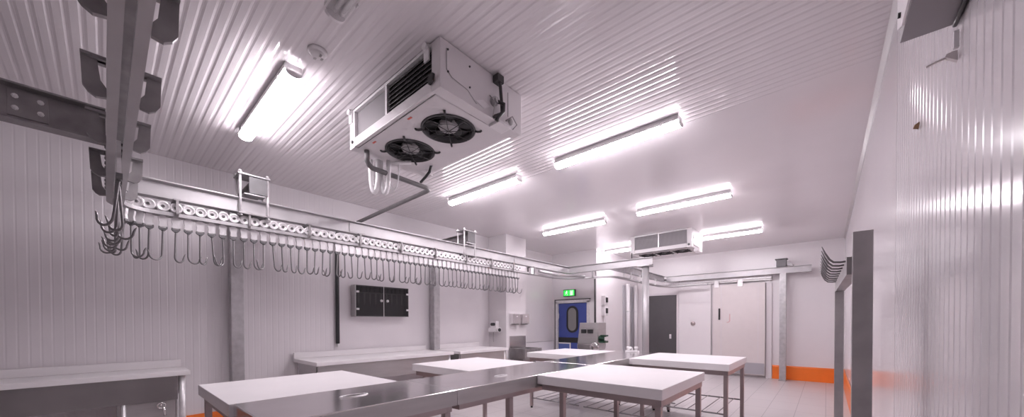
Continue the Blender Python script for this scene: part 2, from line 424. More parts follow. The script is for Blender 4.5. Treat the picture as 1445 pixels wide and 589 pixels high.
# smoke detector
t = thing('smoke_detector', 'round white smoke detector on the ceiling by the unlit lamp', 'smoke detector', (-2.46, .92, ZC))
MB().lathe((-2.46, .92, ZC), (0, 0, -1), [(.0, 0), (.058, .0), (.058, .010), (.053, .016), (.043, .020)], 28).build('base', M['white'], t)
MB().lathe((-2.46, .92, ZC - .020), (0, 0, -1), [(.043, 0), (.040, .010), (.028, .018), (.0, .020)], 28).build('dome', M['white'], t)
for a in (.3, 1.7, 3.4):
    qx, qy = -2.46 + .026 * math.cos(a), .92 + .026 * math.sin(a)
    MB().box(qx - .010, qx + .010, qy - .006, qy + .006, ZC - .041, ZC - .034).build('vent_slot', M['gfan'], t)

# ------------------------------------------------------------------ cooling units
def cooler(x0, x1, y0, y1, zb, label, fans, near):
    zt = ZC - .004
    t = thing('cooling_unit', label, 'cooling unit', ((x0 + x1) / 2, (y0 + y1) / 2, zt), 'ceiling cooling units')
    c = M['coolw']
    yb = y1 - .145
    e = .085
    # casing: end cheeks, top, back
    for xa, xb in ((x0, x0 + e), (x1 - e, x1)):
        MB().box(xa, xb, y0, y1, zb, zt).build('end_panel', c, t, .006)
    MB().box(x0 + e + .001, x1 - e - .001, y0, y0 + .03, zb + .005, zb + .075).build('front_lip', c, t, .004)
    MB().box(x0 + e + .001, x1 - e - .001, y0, y0 + .03, zt - .02, zt).build('top_rail', M['bright'], t, .003)
    MB().box(x0 + e + .001, x1 - e - .001, y0 + .05, yb, zt - .03, zt).build('top_panel', c, t)
    MB().box(x0 + e + .001, x1 - e - .001, yb + .01, y1, zb + .035, zt).build('back_box', c, t, .006)
    # bottom panel with fan openings (built as a grid strip with round holes)
    xm = (x0 + x1) / 2
    bottom = MB(); r = fans[0][2]
    xs = [x0 + e + .001] + [(fans[i][0] + fans[i + 1][0]) / 2 for i in range(len(fans) - 1)] + [x1 - e - .001]
    for i, (fx, fy, r) in enumerate(sorted(fans)):
        xa, xb = xs[i], xs[i + 1]; n = 32; vs = []; 
        for k in range(n):
            a = 2 * PI * k / n; cxx, sxx = math.cos(a), math.sin(a)
            s = 1e9
            if cxx > 1e-6: s = min(s, (xb - fx) / cxx)
            if cxx < -1e-6: s = min(s, (xa - fx) / cxx)
            if sxx > 1e-6: s = min(s, (yb - fy) / sxx)
            if sxx < -1e-6: s = min(s, (y0 + .03 - fy) / sxx)
            vs.append((fx + cxx * s, fy + sxx * s, zb))
        # snap nearest to corners
        for qx, qy in ((xa, y0 + .03), (xb, y0 + .03), (xa, yb), (xb, yb)):
            k = min(range(n), key=lambda j: (vs[j][0] - qx) ** 2 + (vs[j][1] - qy) ** 2); vs[k] = (qx, qy, zb)
        inner = [(fx + r * math.cos(2 * PI * k / n), fy + r * math.sin(2 * PI * k / n), zb) for k in range(n)]
        up = [(p[0], p[1], zb + .05) for p in inner]
        bottom.add(vs + inner + up, [(k, (k + 1) % n, n + (k + 1) % n, n + k) for k in range(n)] + [(n + k, n + (k + 1) % n, 2 * n + (k + 1) % n, 2 * n + k) for k in range(n)])
    bottom.build('bottom_panel', c, t)
    for fx, fy, r in fans:
        f = MB().lathe((fx, fy, zb + .0), (0, 0, -1), [(r, -.04), (r * 1.06, .0), (r * 1.06, .006), (r * .99, .010), (r * .97, -.04)], 36).build('fan_ring', M['dark'], t)
        MB().lathe((fx, fy, zb + .045), (0, 0, 1), [(0, .0), (r * .98, .0)], 32).build('fan_shroud', M['black'], f)
        h = MB().lathe((fx, fy, zb + .038), (0, 0, -1), [(r * .40, 0), (r * .40, .02), (r * .34, .036), (0, .040)], 20).build('fan_hub', M['gfan'], f)
        mb = MB()
        for k in range(5):
            a = 2 * PI * k / 5 + .4; ca, sa = math.cos(a), math.sin(a)
            def q(rr, off, z): return (fx + rr * ca - off * sa, fy + rr * sa + off * ca, zb + z)
            vs = [q(r * .3, -.03, .030), q(r * .3, .03, .014), q(r * .9, .075, .010), q(r * .93, -.045, .034)]
            vs += [(p[0], p[1], p[2] + .003) for p in vs]
            mb.add(vs, [(0, 1, 2, 3), (7, 6, 5, 4), (0, 4, 5, 1), (1, 5, 6, 2), (2, 6, 7, 3), (3, 7, 4, 0)], True)
        mb.build('fan_blades', M['black'], f)
        mb = MB()
        for rr in (.5, .93):
            ring = [(fx + r * rr * math.cos(2 * PI * k / 36), fy + r * rr * math.sin(2 * PI * k / 36), zb - .014) for k in range(36)]
            mb.tube(ring, .0018, 5, True)
        for k in range(4):
            a = PI * k / 4; mb.tube([(fx - r * math.cos(a), fy - r * math.sin(a), zb - .008), (fx, fy, zb - .016), (fx + r * math.cos(a), fy + r * math.sin(a), zb - .008)], .003, 5)
        mb.build('fan_guard', M['dark'], f)
        for k in range(4):
            a = PI / 4 + k * PI / 2; px, py = fx + r * 1.08 * math.cos(a), fy + r * 1.08 * math.sin(a)
            MB().tube([(px - .01 * math.cos(a), py - .01 * math.sin(a), zb - .008), (px + .012 * math.cos(a), py + .012 * math.sin(a), zb - .012), (px + .03 * math.cos(a), py + .03 * math.sin(a), zb - .01), (px + .04 * math.cos(a), py + .04 * math.sin(a), zb - .001)], .008, 8).build('guard_clip', M['dark'], f)
        if near: MB().box(fx - .03 - .08, fx + .015 - .08, fy - r - .09, fy - r - .075, zb - .0015, zb + .002).build('warning_label', M['red'], t)
    # coil face
    xa, xb = x0 + e, x1 - e
    mid = xa + (xb - xa) * (.47 if near else .48)
    coil_m = M['black'] if near else M['grille']
    for j, (ca, cb) in enumerate(((xa + .004, mid - .014), (mid + .014, xb - .004))):
        cm = M['coil'] if (near and j == 0) else (M['grille'] if not near else M['dark'])
        g = MB().box(ca, cb, y0 + .026, y0 + .045, zb + .08, zt - .022).build('coil_face', cm, t)
        mb = MB(); k = 6 if near else 9
        if near and j == 0: continue
        for i in range(k):
            z = zb + .09 + (zt - zb - .12) * (i + .5) / k
            mb.prism([(y0 + .012, z - .006), (y0 + .025, z + .004), (y0 + .025, z + .010), (y0 + .012, z + .0)], 'X', ca + .004, cb - .004)
        mb.build('louvre_slats', cm, g)
    MB().box(mid - .012, mid + .012, y0 + .002, y0 + .045, zb + .076, zt - .021).build('divider', M['bright'], t)
    if near:
        # mounting feet, screws, cable bits on the right end
        for x in (x0 + .03, x1 - .13):
            mb = MB().box(x - .02, x + .03, y0 - .012, y0 - .001, zt - .1, zt); mb.cyl((x + .005, y0 - .03, zt - .015), (x + .005, y0 - .001, zt - .015), .022)
            mb.build('mounting_bracket', M['bright'], t)
        MB().prism([(x1 - .10, zb + .10), (x1 - .05, zb + .10), (x1 - .055, zb + .055), (x1 - .095, zb + .045)], 'Y', y0 - .02, y0 - .001).build('corner_catch', M['dark'], t, .003)
        MB().cyl((x0 + .05, y0 - .012, zb + .05), (x0 + .05, y0 - .001, zb + .05), .013).build('corner_screw', M['dark'], t)
        for y, z in ((y0 + .06, zt - .05), (y0 + .06, zb + .12), (y0 + .24, zt - .06), (y0 + .24, zb + .11)):
            MB().cyl((x1 - .001, y, z), (x1 + .006, y, z), .006, n=10).build('panel_screw', M['dark'], t)
        MB().tube([(x1 + .002, y0 + .05, zt - .05), (x1 + .002, y0 + .05, zb + .13), (x1 + .002, y0 + .09, zb + .10), (x1 + .002, y0 + .22, zb + .085), (x1 + .002, y0 + .3, zb + .03)], .0025, 6).build('panel_seam', M['gfan'], t)
        MB().prism([(y0 + .29, zb + .05), (y0 + .36, zb + .085), (y0 + .43, zb + .07), (y0 + .37, zb + .03)], 'X', x1 + .0005, x1 + .003).build('rating_plate', M['white'], t)
        yk = y0 + .46
        mb = MB().tube([(x1 + .03, y1 - .28, zt - .03), (x1 + .035, y1 - .27, zt - .08), (x1 + .03, y1 - .25, zb + .10), (x1 + .03, y1 - .25, zb + .05), (x1 + .02, y1 - .31, zb + .01), (x1 + .005, y1 - .31, zb + .01)], .012, 10)
        mb.box(x1 - .001, x1 + .05, y1 - .31, y1 - .25, zt - .055, zt - .005)
        mb.build('drain_cable', M['dark'], t)
        mb = MB().cyl((x1, yk, zb + .115), (x1 + .03, yk, zb + .115), .03); mb.cyl((x1 + .03, yk, zb + .115), (x1 + .045, yk, zb + .115), .018)
        mb.build('cable_gland', M['gfan'], t)
        MB().tube([(x1 + .035, yk + .01, zb + .11), (x1 + .06, yk + .05, zb + .10), (x1 + .055, yk + .05, zb + .05), (x1 + .03, yk + .02, zb + .01), (x1 + .015, yk + .015, zb - .015)], .013, 10).build('fan_cable', M['dark'], t)
        mb = MB().tube([(x1 + .01, yk - .04, zb + .14), (x1 + .04, yk - .02, zb + .09), (x1 + .03, yk - .03, zb + .0)], .004, 6)
        mb.tube([(x1 + .01, yk + .12, zb + .03), (x1 + .05, yk + .15, zb + .06), (x1 + .05, yk + .2, zb + .02), (x1 + .01, yk + .2, zb + .0)], .005, 6)
        mb.build('fan_lead', M['gfan'], t)
        MB().box(x1 - .07, x1 + .03, yk + .03, yk + .16, zb - .02, zb - .001).build('terminal_cover', M['white'], t, .004)
        MB().lathe((x1, y1 - .13, zb + .05), (1, 0, 0), [(.024, 0), (.024, .012), (.012, .02), (0, .021)], 16).build('end_plug', M['gfan'], t)
        MB().box(x1, x1 + .003, y1 - .155, y1 - .151, zb + .08, zt - .05).build('panel_joint', M['gfan'], t)
    else:
        mb = MB().box(x1 - .02, x1 + .06, y0 + .2, y0 + .38, zb - .06, zb - .002); mb.build('terminal_box', M['white'], t, .006)
        MB().box(x1 + .001, x1 + .012, y0 + .12, y0 + .5, zb + .05, zb + .24).build('access_plate', M['bright'], t, .003)
        MB().cyl((x1 - .05, y0 - .012, zb + .05), (x1 - .05, y0 - .001, zb + .05), .02).build('corner_screw', M['dark'], t)
        MB().tube([(x0 + .03, y0 - .005, zb + .03), (x0 + .03, y0 - .005, zb - .08)], .01).build('corner_stub', M['dark'], t)
    return t
cooler(-2.98, -1.77, 1.36, 2.13, 2.74, 'large ceiling cooling unit near the viewer, with two dark fans', [(-2.615, 1.70, .19), (-2.115, 1.70, .19)], True)
cooler(-3.02, -1.86, 7.12, 7.86, 2.69, 'far ceiling cooling unit with three fans, above the cross beam', [(-2.77, 7.42, .14), (-2.44, 7.42, .14), (-2.11, 7.42, .14)], False)

# pipe under the near cooler and down the wall
t = thing('drain_pipe', 'dark insulated pipe hanging under the near cooler and running to the left wall', 'pipe', (-2.9, 1.45, 2.74))
pts = [(-2.87, 1.45, 2.735), (-2.87, 1.45, 2.65), (-2.875, 1.47, 2.625), (-2.88, 1.5, 2.61), (-2.90, 2.05, 2.605), (-2.93, 2.10, 2.60), (-2.97, 2.105, 2.60), (-5.11, 2.16, 2.59), (-5.15, 2.16, 2.58), (-5.165, 2.16, 2.54), (-5.165, 2.16, 2.3)]
MB().tube(pts, .021, 12).build('insulated_pipe', M['pipe'], t)
mb = MB().tube([(-2.72, 1.99, 2.76), (-2.74, 1.98, 2.69), (-2.80, 1.98, 2.66), (-2.88, 1.98, 2.63)], .013, 8); mb.build('pipe_hanger', M['blackpipe'], t)
t = thing('wall_pipe', 'thin black vertical pipe on the left wall left of the glass cabinet', 'pipe', (-5.165, 2.16, .95))
MB().tube([(-5.165, 2.16, 2.298), (-5.165, 2.16, 1.02)], .026, 12).build('pipe_sleeve', M['blackpipe'], t)
MB().cyl((-5.165, 2.16, 1.02), (-5.165, 2.16, .97), .014).build('pipe_end', M['bright'], t)
# white hose loops
t = thing('hose_loop', 'looped white hoses hanging behind the pipe under the near cooler', 'hose', (-2.75, 1.72, 2.74))
def loop(c, w, dz, ang, r):
    pts = []
    for k in range(15):
        u = k / 14
        a = PI * (u - .0)
        x = -w * math.cos(a); z = -dz * math.sin(a) ** .7
        pts.append((c[0] + x * math.cos(ang), c[1] + x * math.sin(ang), c[2] + z))
    return pts
MB().tube(loop((-2.955, 1.56, 2.72), .034, .28, .7, .02), .021, 10).build('thick_hose', M['hose'], t)
MB().tube(loop((-2.905, 1.63, 2.72), .034, .28, .6, .02), .020, 10).build('thick_hose', M['hose'], t)
MB().tube([(-2.88, 1.66, 2.70), (-2.83, 1.72, 2.715), (-2.76, 1.80, 2.722)], .017, 10).build('hose_tail', M['hose'], t)
MB().tube(loop((-2.88, 1.70, 2.71), .045, .23, .7, .006), .006, 8).build('thin_hose', M['hose'], t)

# ------------------------------------------------------------------ steel frame of the rail
ZT, ZBm = 2.515, 2.37
def ibeam(x0, y0, x1, y1, name, label, m, zt=ZT, zb=ZBm, w=.09):
    t = thing(name, label, 'beam', ((x0 + x1) / 2, (y0 + y1) / 2, zb), 'overhead steel beams')
    d = Vector((x1 - x0, y1 - y0)).normalized()
    h = w / 2; tf = .009; tw = .004
    prof = [(-h, zb), (h, zb), (h, zb + tf), (tw, zb + tf + .006), (tw, zt - tf - .006), (h, zt - tf), (h, zt), (-h, zt), (-h, zt - tf), (-tw, zt - tf - .006), (-tw, zb + tf + .006), (-h, zb + tf)]
    MB().sweep([(x0, y0), (x1, y1)], prof).build('beam_profile', m, t)
    return t
XM = -4.25; YX = .061; YC = 6.7
b_main = ibeam(XM, YX - .045, XM, YC + .045, 'rail_beam', 'long pale steel beam above the row of meat hooks', M['galvl'])
for y in (2.02, 5.0):
    MB().box(XM + .005, XM + .014, y - .10, y + .10, ZBm + .02, ZT - .02).build('splice_plate', M['galvl'], b_main, .002)
b_c = ibeam(XM + .047, YC, -2.42, YC, 'rail_beam', 'pale steel cross beam from the far corner to the round white column', M['galvl'])
b_y = ibeam(-3.25, YC + .047, -3.25, 9.83, 'rail_beam', 'short grey beam behind the round column running back towards the dark door', M['galv'])
b_b = ibeam(-3.2, 9.88, -0.24, 9.88, 'rail_beam', 'pale steel beam along the far wall above the sliding door', M['galvl'])
b_n = ibeam(0.2, YX, XM + .047, YX, 'rail_beam', 'dark steel beam straight above the near rail with the yoke plates', M['dgalv'], w=.085)
b_l = ibeam(-3.12, -2.98, -3.12, YX - .046, 'rail_beam', 'dark steel beam at the left edge with a bolted splice plate', M['dgalv'], zt=2.525, zb=2.34)
pl = MB().box(-3.117, -3.107, -.315, -.185, 2.365, 2.50).build('splice_plate', M['dgalv'], b_l, .002)
for y, z in ((-.29, 2.465), (-.21, 2.465), (-.29, 2.405), (-.21, 2.405)):
    MB().lathe((-3.107, y, z), (1, 0, 0), [(.012, 0), (.012, .008), (.006, .010), (.006, .016), (0, .016)], 8, False).build('bolt', M['bright'], pl)

# ------------------------------------------------------------------ twin-bar rail
def rail_path():
    p = [(0.2, YX), (-1.0, YX), (-2.0, YX), (-3.0, YX), (-4.03, YX)]
    p += arc((-4.03, YX + .22), .22, -PI / 2, -PI, 10)[1:]
    p += [(XM, 1.0), (XM, 2.5), (XM, 4.0), (XM, YC - .62)]
    p += arc((XM + .62, YC - .62), .62, PI, PI / 2, 12)[1:]
    p += [(-3.75, YC)] if XM + .62 < -3.75 else []
    p += arc((-3.55, YC + .3), .3, -PI / 2, 0, 8) if False else []
    return p
RP = rail_path() + [(-3.6, YC)] + arc((-3.6, YC + .35), .35, -PI / 2, 0, 8)[1:] + [(-3.25, 8.5), (-3.25, 9.4)] + arc((-2.85, 9.4), .4, PI, PI / 2, 8)[1:] + [(-2.2, 9.8)]
ZB0, ZB1 = 2.225, 2.255
rail = thing('twin_bar_rail', 'twin flat bar conveyor rail the meat hooks hang from', 'overhead rail', (XM, 2.5, ZB0))
for s in (-1, 1):
    a, b = sorted((s * .0125, s * .046))
    MB().sweep(RP, [(a, ZB0), (b, ZB0), (b, ZB1), (a, ZB1)]).build('rail_bar', M['galvl'], rail)
def yoke(c, along, big, m):
    """hanger straddling the rail; along = 'X' or 'Y' is the run of the rail there"""
    w = .110 if big else .085; q = .044 if big else .016; hw = .009; zt = ZBm - .001; r = .035 if big else .02
    z0 = ZB0 - .012 if big else ZB0 + .002
    inner = w - q
    half = [(.0465, z0 + .004), (w - r, z0 - .002), (w - r * .4, z0 + r * .35), (w, z0 + r), (w + .004, zt), (.046, zt), (.046, zt - .012), (inner + .004, zt - .012), (inner - .004, ZB0 + .055), (.0465, ZB0 + .030)]
    for s in (-1, 1):
        mb = MB()
        if along == 'X':
            mb.prism([(c[1] + s * p[0], p[1]) for p in half], 'X', c[0] - hw, c[0] + hw)
            if big: mb.box(c[0] - .035, c[0] + .028, *sorted((c[1] + s * .046, c[1] + s * (w + .004))), zt - .012, zt)
        else:
            mb.prism([(c[0] + s * p[0], p[1]) for p in half], 'Y', c[1] - hw, c[1] + hw)
            mb.box(*sorted((c[0] + s * .046, c[0] + s * .09)), c[1] - .025, c[1] + .02, zt - .012, zt)
        mb.build('yoke_plate', m, rail)
for x in (-1.05, -1.62, -2.2, -2.75, -3.36, -3.86): yoke((x, YX), 'X', True, M['dgalv'])
for y in (.42, .93, 1.46, 2.02, 2.57, 3.12, 3.70, 4.25, 4.8, 5.4): yoke((XM, y), 'Y', False, M['dgalv'])
for x in (-3.62, ): yoke((x, YC), 'X', False, M['galv'])
for y in (7.5, 8.0, 8.5, 9.0): yoke((-3.25, y), 'Y', False, M['bright'])
MB().box(XM + .056, XM + .075, 5.30, 5.38, ZB0 + .0, ZB0 + .12).build('stop_block', M['hose'], rail, .004)
# diagonal strut in the far rail curve
MB().tube([(XM + .07, 5.55, ZB1 + .045), (XM + .16, 6.05, ZB1 + .02), (-3.80, 6.62, ZB1 + .01)], .03, 8).build('curve_guide', M['galvl'], rail)

# ------------------------------------------------------------------ meat hooks
def hook_pts(kind):
    if kind == 0: r, tip, top = .036, .05, -.17
    elif kind == 1: r, tip, top = .048, .03, -.17
    else: r, tip, top = .026, .055, -.17
    zb = -.412 + r
    pts = [(0, 0, top + .02), (0, 0, top), (0, 0, (top + zb) / 2), (0, 0, zb)]
    for i in range(1, 9):
        a = PI * i / 8
        pts.append((0, r - r * math.cos(a), zb - r * math.sin(a)))
    pts.append((0, 2 * r + .008, zb + tip * .6)); pts.append((0, 2 * r + .016, zb + tip))
    return pts
HK = []
def hook_proto():
    t = thing('meat_hook', 'x', 'meat hook', (0, 0, 0))
    for s in (-1, 1):
        rl = MB().lathe((s * .026, 0, .044), (s, 0, 0), [(0.0, 0), (.041, .0), (.044, .004), (.044, .016), (.040, .020), (.030, .020), (.027, .016), (.012, .018)], 22).build('wheel', M['bright'], t, org=(0, 0, 0))
        MB().lathe((s * .041, 0, .044), (s, 0, 0), [(.014, 0), (.014, .006), (.010, .009), (.0, .009)], 12).build('hub', M['dgalv'], rl, org=(0, 0, 0))
    MB().cyl((-.052, 0, .044), (.052, 0, .044), .0085, n=10).build('axle', M['dark'], t, org=(0, 0, 0))
    prof = [(.014, .06), (.016, .0), (.017, -.035), (.031, -.040), (.028, -.065), (.022, -.090), (.026, -.120), (.022, -.124)]
    poly = [(y, z) for y, z in prof] + [(-y, z) for y, z in prof[::-1]]
    MB().prism(poly, 'X', -.009, .009).build('strap', M['bright'], t, org=(0, 0, 0))
    cb = MB().prism([(-.028, -.122), (-.028, -.138), (-.016, -.152), (.016, -.152), (.028, -.138), (.028, -.122), (.021, -.122), (.018, -.132), (-.018, -.132), (-.021, -.122)], 'X', -.013, .013); cb.cyl((0, 0, -.150), (0, 0, -.160), .011, n=10); cb.build('collar', M['paintgrey'], t, org=(0, 0, 0))
    hk = MB().tube(hook_pts(0), [.0068] * 12 + [.0055, .002], 8).build('hook', M['wire'], t, org=(0, 0, -.145)); hk.location = (0, 0, -.145)
    return t
HOOKM = []
HP = hook_proto()
for k in (1, 2):
    o = MB().tube(hook_pts(k), [.0068] * 12 + [.0055, .002], 8).build('hook', M['wire'], None, org=(0, 0, -.145))
    HOOKM.append(o.data); bpy.data.objects.remove(o)
HOOKM.insert(0, [c for c in HP.children if c.name.startswith('hook')][0].data)
def kids(o): return list(o.children)
def copy_tree(o, parent=None):
    c = o.copy(); COL.objects.link(c)
    if parent: c.parent = parent
    for ch in kids(o): copy_tree(ch, c)
    return c
hook_kids = [(c.name.split('.')[0]) for c in HP.children]
used = [False]
def put_hook(x, y, rz, hang, kind, label, group, tilt=(0, 0)):
    o = HP if not used[0] else copy_tree(HP); used[0] = True
    o.location = (x, y, ZB1); o.rotation_euler = (0, 0, rz)
    for c in o.children:
        if c.name.startswith('hook'):
            c.data = HOOKM[kind]; c.rotation_euler = (tilt[0], tilt[1], hang)
    o['label'] = label; o['group'] = group
    return o
ys = []
y = .335
while y < 5.05:
    ys.append(y); y += .0805
clamped = set()
NH = len(ys)
for i, y in enumerate(ys):
    k = random.choice([0, 0, 1, 2]) if i > 3 else (1, 0, 1, 2)[i]
    hang = (.6 if i < 14 else -1.2) + random.uniform(-.12, .12) + (PI if random.random() < .28 else 0)
    if i < NH // 2: lab = 'steel meat hook on the wall rail, %s straight one counted from the near corner' % ords(i + 1)
    else: lab = 'steel meat hook on the wall rail, %s counted back from its far stop block' % ords(NH - i)
    put_hook(XM, y, 0, hang, k, lab, 'meat hooks along the wall rail', (random.uniform(-.05, .05), random.uniform(-.05, .05)))
# bunch of hooks in the near corner of the rail
CL = []
arcpts = [(-2.95 - .10 * i, YX, PI / 2) for i in range(11)]
for i in range(6):
    a = -PI / 2 - (PI / 2) * (i + .5) / 6
    arcpts.append((-4.03 + .22 * math.cos(a), YX + .22 + .22 * math.sin(a), PI / 2 + (-PI / 2 - a)))
for i, (x, y, rz) in enumerate(arcpts):
    world_hang = 2.35 + random.uniform(-.15, .15) + (PI if i % 5 == 4 else 0)
    lab = 'steel meat hook bunched on the rail bend, %s from the overhead straight' % ords(i + 1)
    put_hook(x, y, rz, world_hang - rz, (1, 0, 1, 2)[i % 4], lab, 'meat hooks bunched in the near corner', (random.uniform(-.12, .12), random.uniform(-.1, .1)))

# ------------------------------------------------------------------ columns and clamps
def column(x, y, ztop, label, arm):
    t = thing('support_column', label, 'column', (x, y, 0), 'steel columns')
    h = .06
    MB().box(x - h, x + h, y - h, y + h, .012, ztop).build('post', M['galv'], t, .008)
    MB().box(x - .075, x + .075, y - .075, y + .075, 0, .011).build('base_plate', M['galv'], t, .002)
    if arm:
        MB().sweep([(x + h + .001, y), (XM + .09, y)], [(-.04, 2.56), (.04, 2.56), (.04, 2.568), (.004, 2.572), (.004, 2.692), (.04, 2.698), (.04, 2.706), (-.04, 2.706), (-.04, 2.698), (-.004, 2.692), (-.004, 2.572), (-.04, 2.568)]).build('arm', M['dgalv'], t)
        MB().box(XM + .091, XM + .099, y - .075, y + .075, 2.556, 2.712).build('arm_end_plate', M['paintgrey'], t, .002)
    return t
column(-5.10, 1.0, 2.70, 'galvanised square column on the left wall between the two counters', True)
column(-5.10, 3.78, 2.70, 'galvanised square column on the left wall right of the glass cabinet', True)
column(-0.72, 9.88, 2.368, 'galvanised square column at the far wall by the orange kerb', False)
t = thing('support_column', 'round white column carrying the end of the cross beam', 'column', (-2.55, YC, 0), 'steel columns')
MB().cyl((-2.55, YC, .012), (-2.55, YC, 2.345), .062, n=28).build('post', M['galvl'], t)
MB().box(-2.66, -2.44, YC - .10, YC + .10, 2.346, 2.368).build('cap_plate', M['galv'], t, .003)
MB().cyl((-2.55, YC, 0), (-2.55, YC, .012), .12).build('base_plate', M['galv'], t)
def clamp(y, label, x=XM, far=False):
    t = thing('beam_clamp', label, 'beam clamp', (x, y, 2.345), 'beam clamps')
    zt = 2.735 if not far else 2.60
    w = .11 if not far else .09
    MB().box(x - .10, x + .10, y - w - .02, y + w + .02, zt - .014, zt).build('top_plate', M['galv'], t, .003)
    MB().box(x - .10, x + .10, y - w - .02, y + w + .02, 2.348, 2.362).build('bottom_plate', M['dgalv'], t, .003)
    if not far:
        MB().box(x + .005, x + .10, y - .085, y + .085, 2.538, 2.550).build('middle_plate', M['galv'], t, .002)
    for sx in (-1, 1):
        for sy in (-1, 1):
            r = MB().cyl((x + sx * .075, y + sy * w, 2.335), (x + sx * .075, y + sy * w, zt + .03), .011, n=10).build('threaded_rod', M['bright'], t)
            mb = MB()
            for za in (zt + .001, 2.333): mb.cyl((x + sx * .075, y + sy * w, za), (x + sx * .075, y + sy * w, za + .014), .02, n=6, smooth=False)
            mb.build('nut', M['galv'], r)
clamp(.97, 'four-rod beam clamp nearest the viewer, over the left column arm')
clamp(3.76, 'four-rod beam clamp over the arm of the column right of the cabinet')
t = thing('beam_clamp', 'dark beam clamp on top of the far wall beam above its column', 'beam clamp', (-.74, 9.88, ZT), 'beam clamps')
MB().box(-.84, -.66, 9.80, 9.96, ZT + .001, ZT + .16).build('clamp_body', M['paintgrey'], t, .012)
MB().box(-.86, -.64, 9.77, 9.99, ZT + .161, ZT + .175).build('top_plate', M['paintgrey'], t, .003)
MB().prism([(-.655, ZT + .12), (-.60, ZT + .09), (-.53, ZT + .02), (-.57, ZT + .001), (-.655, ZT + .03)], 'Y', 9.84, 9.92).build('wedge', M['dgalv'], t, .004)

# ------------------------------------------------------------------ wall counters on the left
def counter(y0, y1, xf, label, shelf, zt=.85):
    t = thing('wall_counter', label, 'counter', ((XL + xf) / 2, (y0 + y1) / 2, 0), 'wall counters')
    xb = XL + .035
    MB().box(xb, xf, y0, y1, zt - .045, zt).build('worktop', M['poly'], t, .006)
    MB().box(xb, xb + .03, y0, y1 if not shelf else y1 - .02, zt + .0005, zt + .075).build('backsplash', M['poly'], t, .005)
    MB().box(xf - .045, xf - .025, y0 + .03, y1 - .09, zt - .27, zt - .046).build('front_apron', M['apron'] if shelf else M['brush'], t, .003)
    for yy in (y0 + .03, y1 - .05):
        MB().box(xb + .1, xf - .10, yy, yy + .02, zt - .27, zt - .046).build('side_apron', M['brush'], t, .003)
    for yy in (y0 + .06, y1 - .055):
        for xx in (xf - .06, xb + .06):
            MB().cyl((xx, yy, 0.0), (xx, yy, zt - .046), .026, n=14).build('leg', M['bright'], t)
    MB().tube([(xb + .06, y0 + .06, .2), (xb + .06, y1 - .06, .2)], .016).build('stretcher', M['bright'], t)
    return t
c1 = counter(-2.4, .545, -4.66, 'white-topped wall counter at the left edge with dark steel apron', True)
tb = MB().box(-5.0, -4.72, .06, .44, .30, .575).build('sink_box', M['brush'], c1, .006)
mb = MB().lathe((-4.715, .34, .535), (1, 0, 0), [(.012, 0), (.012, .03), (0, .03)], 12); ring = [(-4.685, .34 + .026 * math.cos(2 * PI * k / 20), .535 + .026 * math.sin(2 * PI * k / 20)) for k in range(20)]
mb.tube(ring, .007, 8, True); mb.cyl((-4.68, .355, .525), (-4.68, .365, .44), .011, n=10)
mb.build('tap_handle', M['steel'], tb)
MB().cyl((-4.70, .10, .0), (-4.70, .10, .58), .015, n=10).build('drain_stand', M['bright'], c1)
counter(1.60, 3.62, -4.40, 'white-topped wall counter under the glass cabinet', False)
counter(3.72, 4.86, -4.36, 'white-topped wall counter between cabinet column and pillar', False)

# glass cabinet
t = thing('glass_cabinet', 'steel wall cabinet with two smoked glass doors', 'cabinet', (-5.12, 2.79, 1.4))
y0, y1, z0, z1, xf = 2.36, 3.23, 1.40, 1.86, -5.05
mb = MB(); mb.box(XL + .012, XL + .024, y0, y1, z0, z1); mb.box(XL + .024, xf, y0, y0 + .015, z0, z1); mb.box(XL + .024, xf, y1 - .015, y1, z0, z1); mb.box(XL + .024, xf, y0 + .015, y1 - .015, z0, z0 + .015); mb.box(XL + .024, xf, y0 + .015, y1 - .015, z1 - .015, z1)
mb.build('carcass', M['brush'], t, .002)
MB().box(XL + .0245, XL + .03, y0 + .016, y1 - .016, z0 + .016, z1 - .016).build('back_lining', M['black'], t)
mb = MB().box(XL + .05, XL + .12, y0 + .02, y1 - .02, z1 - .11, z1 - .10)
mb.build('knife_rack', M['dgalv'], t)
for i in range(9):
    yy = y0 + .08 + i * .088
    k = MB().prism([(yy - .014, z1 - .101), (yy + .014, z1 - .101), (yy + .012, z1 - .24), (yy, z1 - .29), (yy - .014, z1 - .22)], 'X', XL + .082, XL + .086)
    k.build('knife_blade', M['dgalv'], t)
ym = (y0 + y1) / 2
for s, (a, b) in ((-1, (y0 + .012, ym - .004)), (1, (ym + .004, y1 - .012))):
    g = MB().box(xf + .001, xf + .007, a, b, z0 + .006, z1 - .006).build('glass_door', M['darkglass'], t)
    kn = ym + s * .05
    MB().lathe((xf + .008, kn, z0 + .24), (1, 0, 0), [(.008, 0), (.008, .012), (.020, .016), (.020, .028), (0, .03)], 14).build('knob', M['bright'], g)
    yy = a + .02 if s < 0 else b - .02
    for zz in (z0 + .11, z1 - .10):
        MB().box(xf + .0075, xf + .016, yy - .02, yy + .02, zz - .014, zz + .014).build('hinge', M['bright'], g, .003)
MB().box(xf + .0005, xf + .010, ym - .0035, ym + .0035, z0 + .002, z1 - .002).build('centre_strip', M['bright'], t)

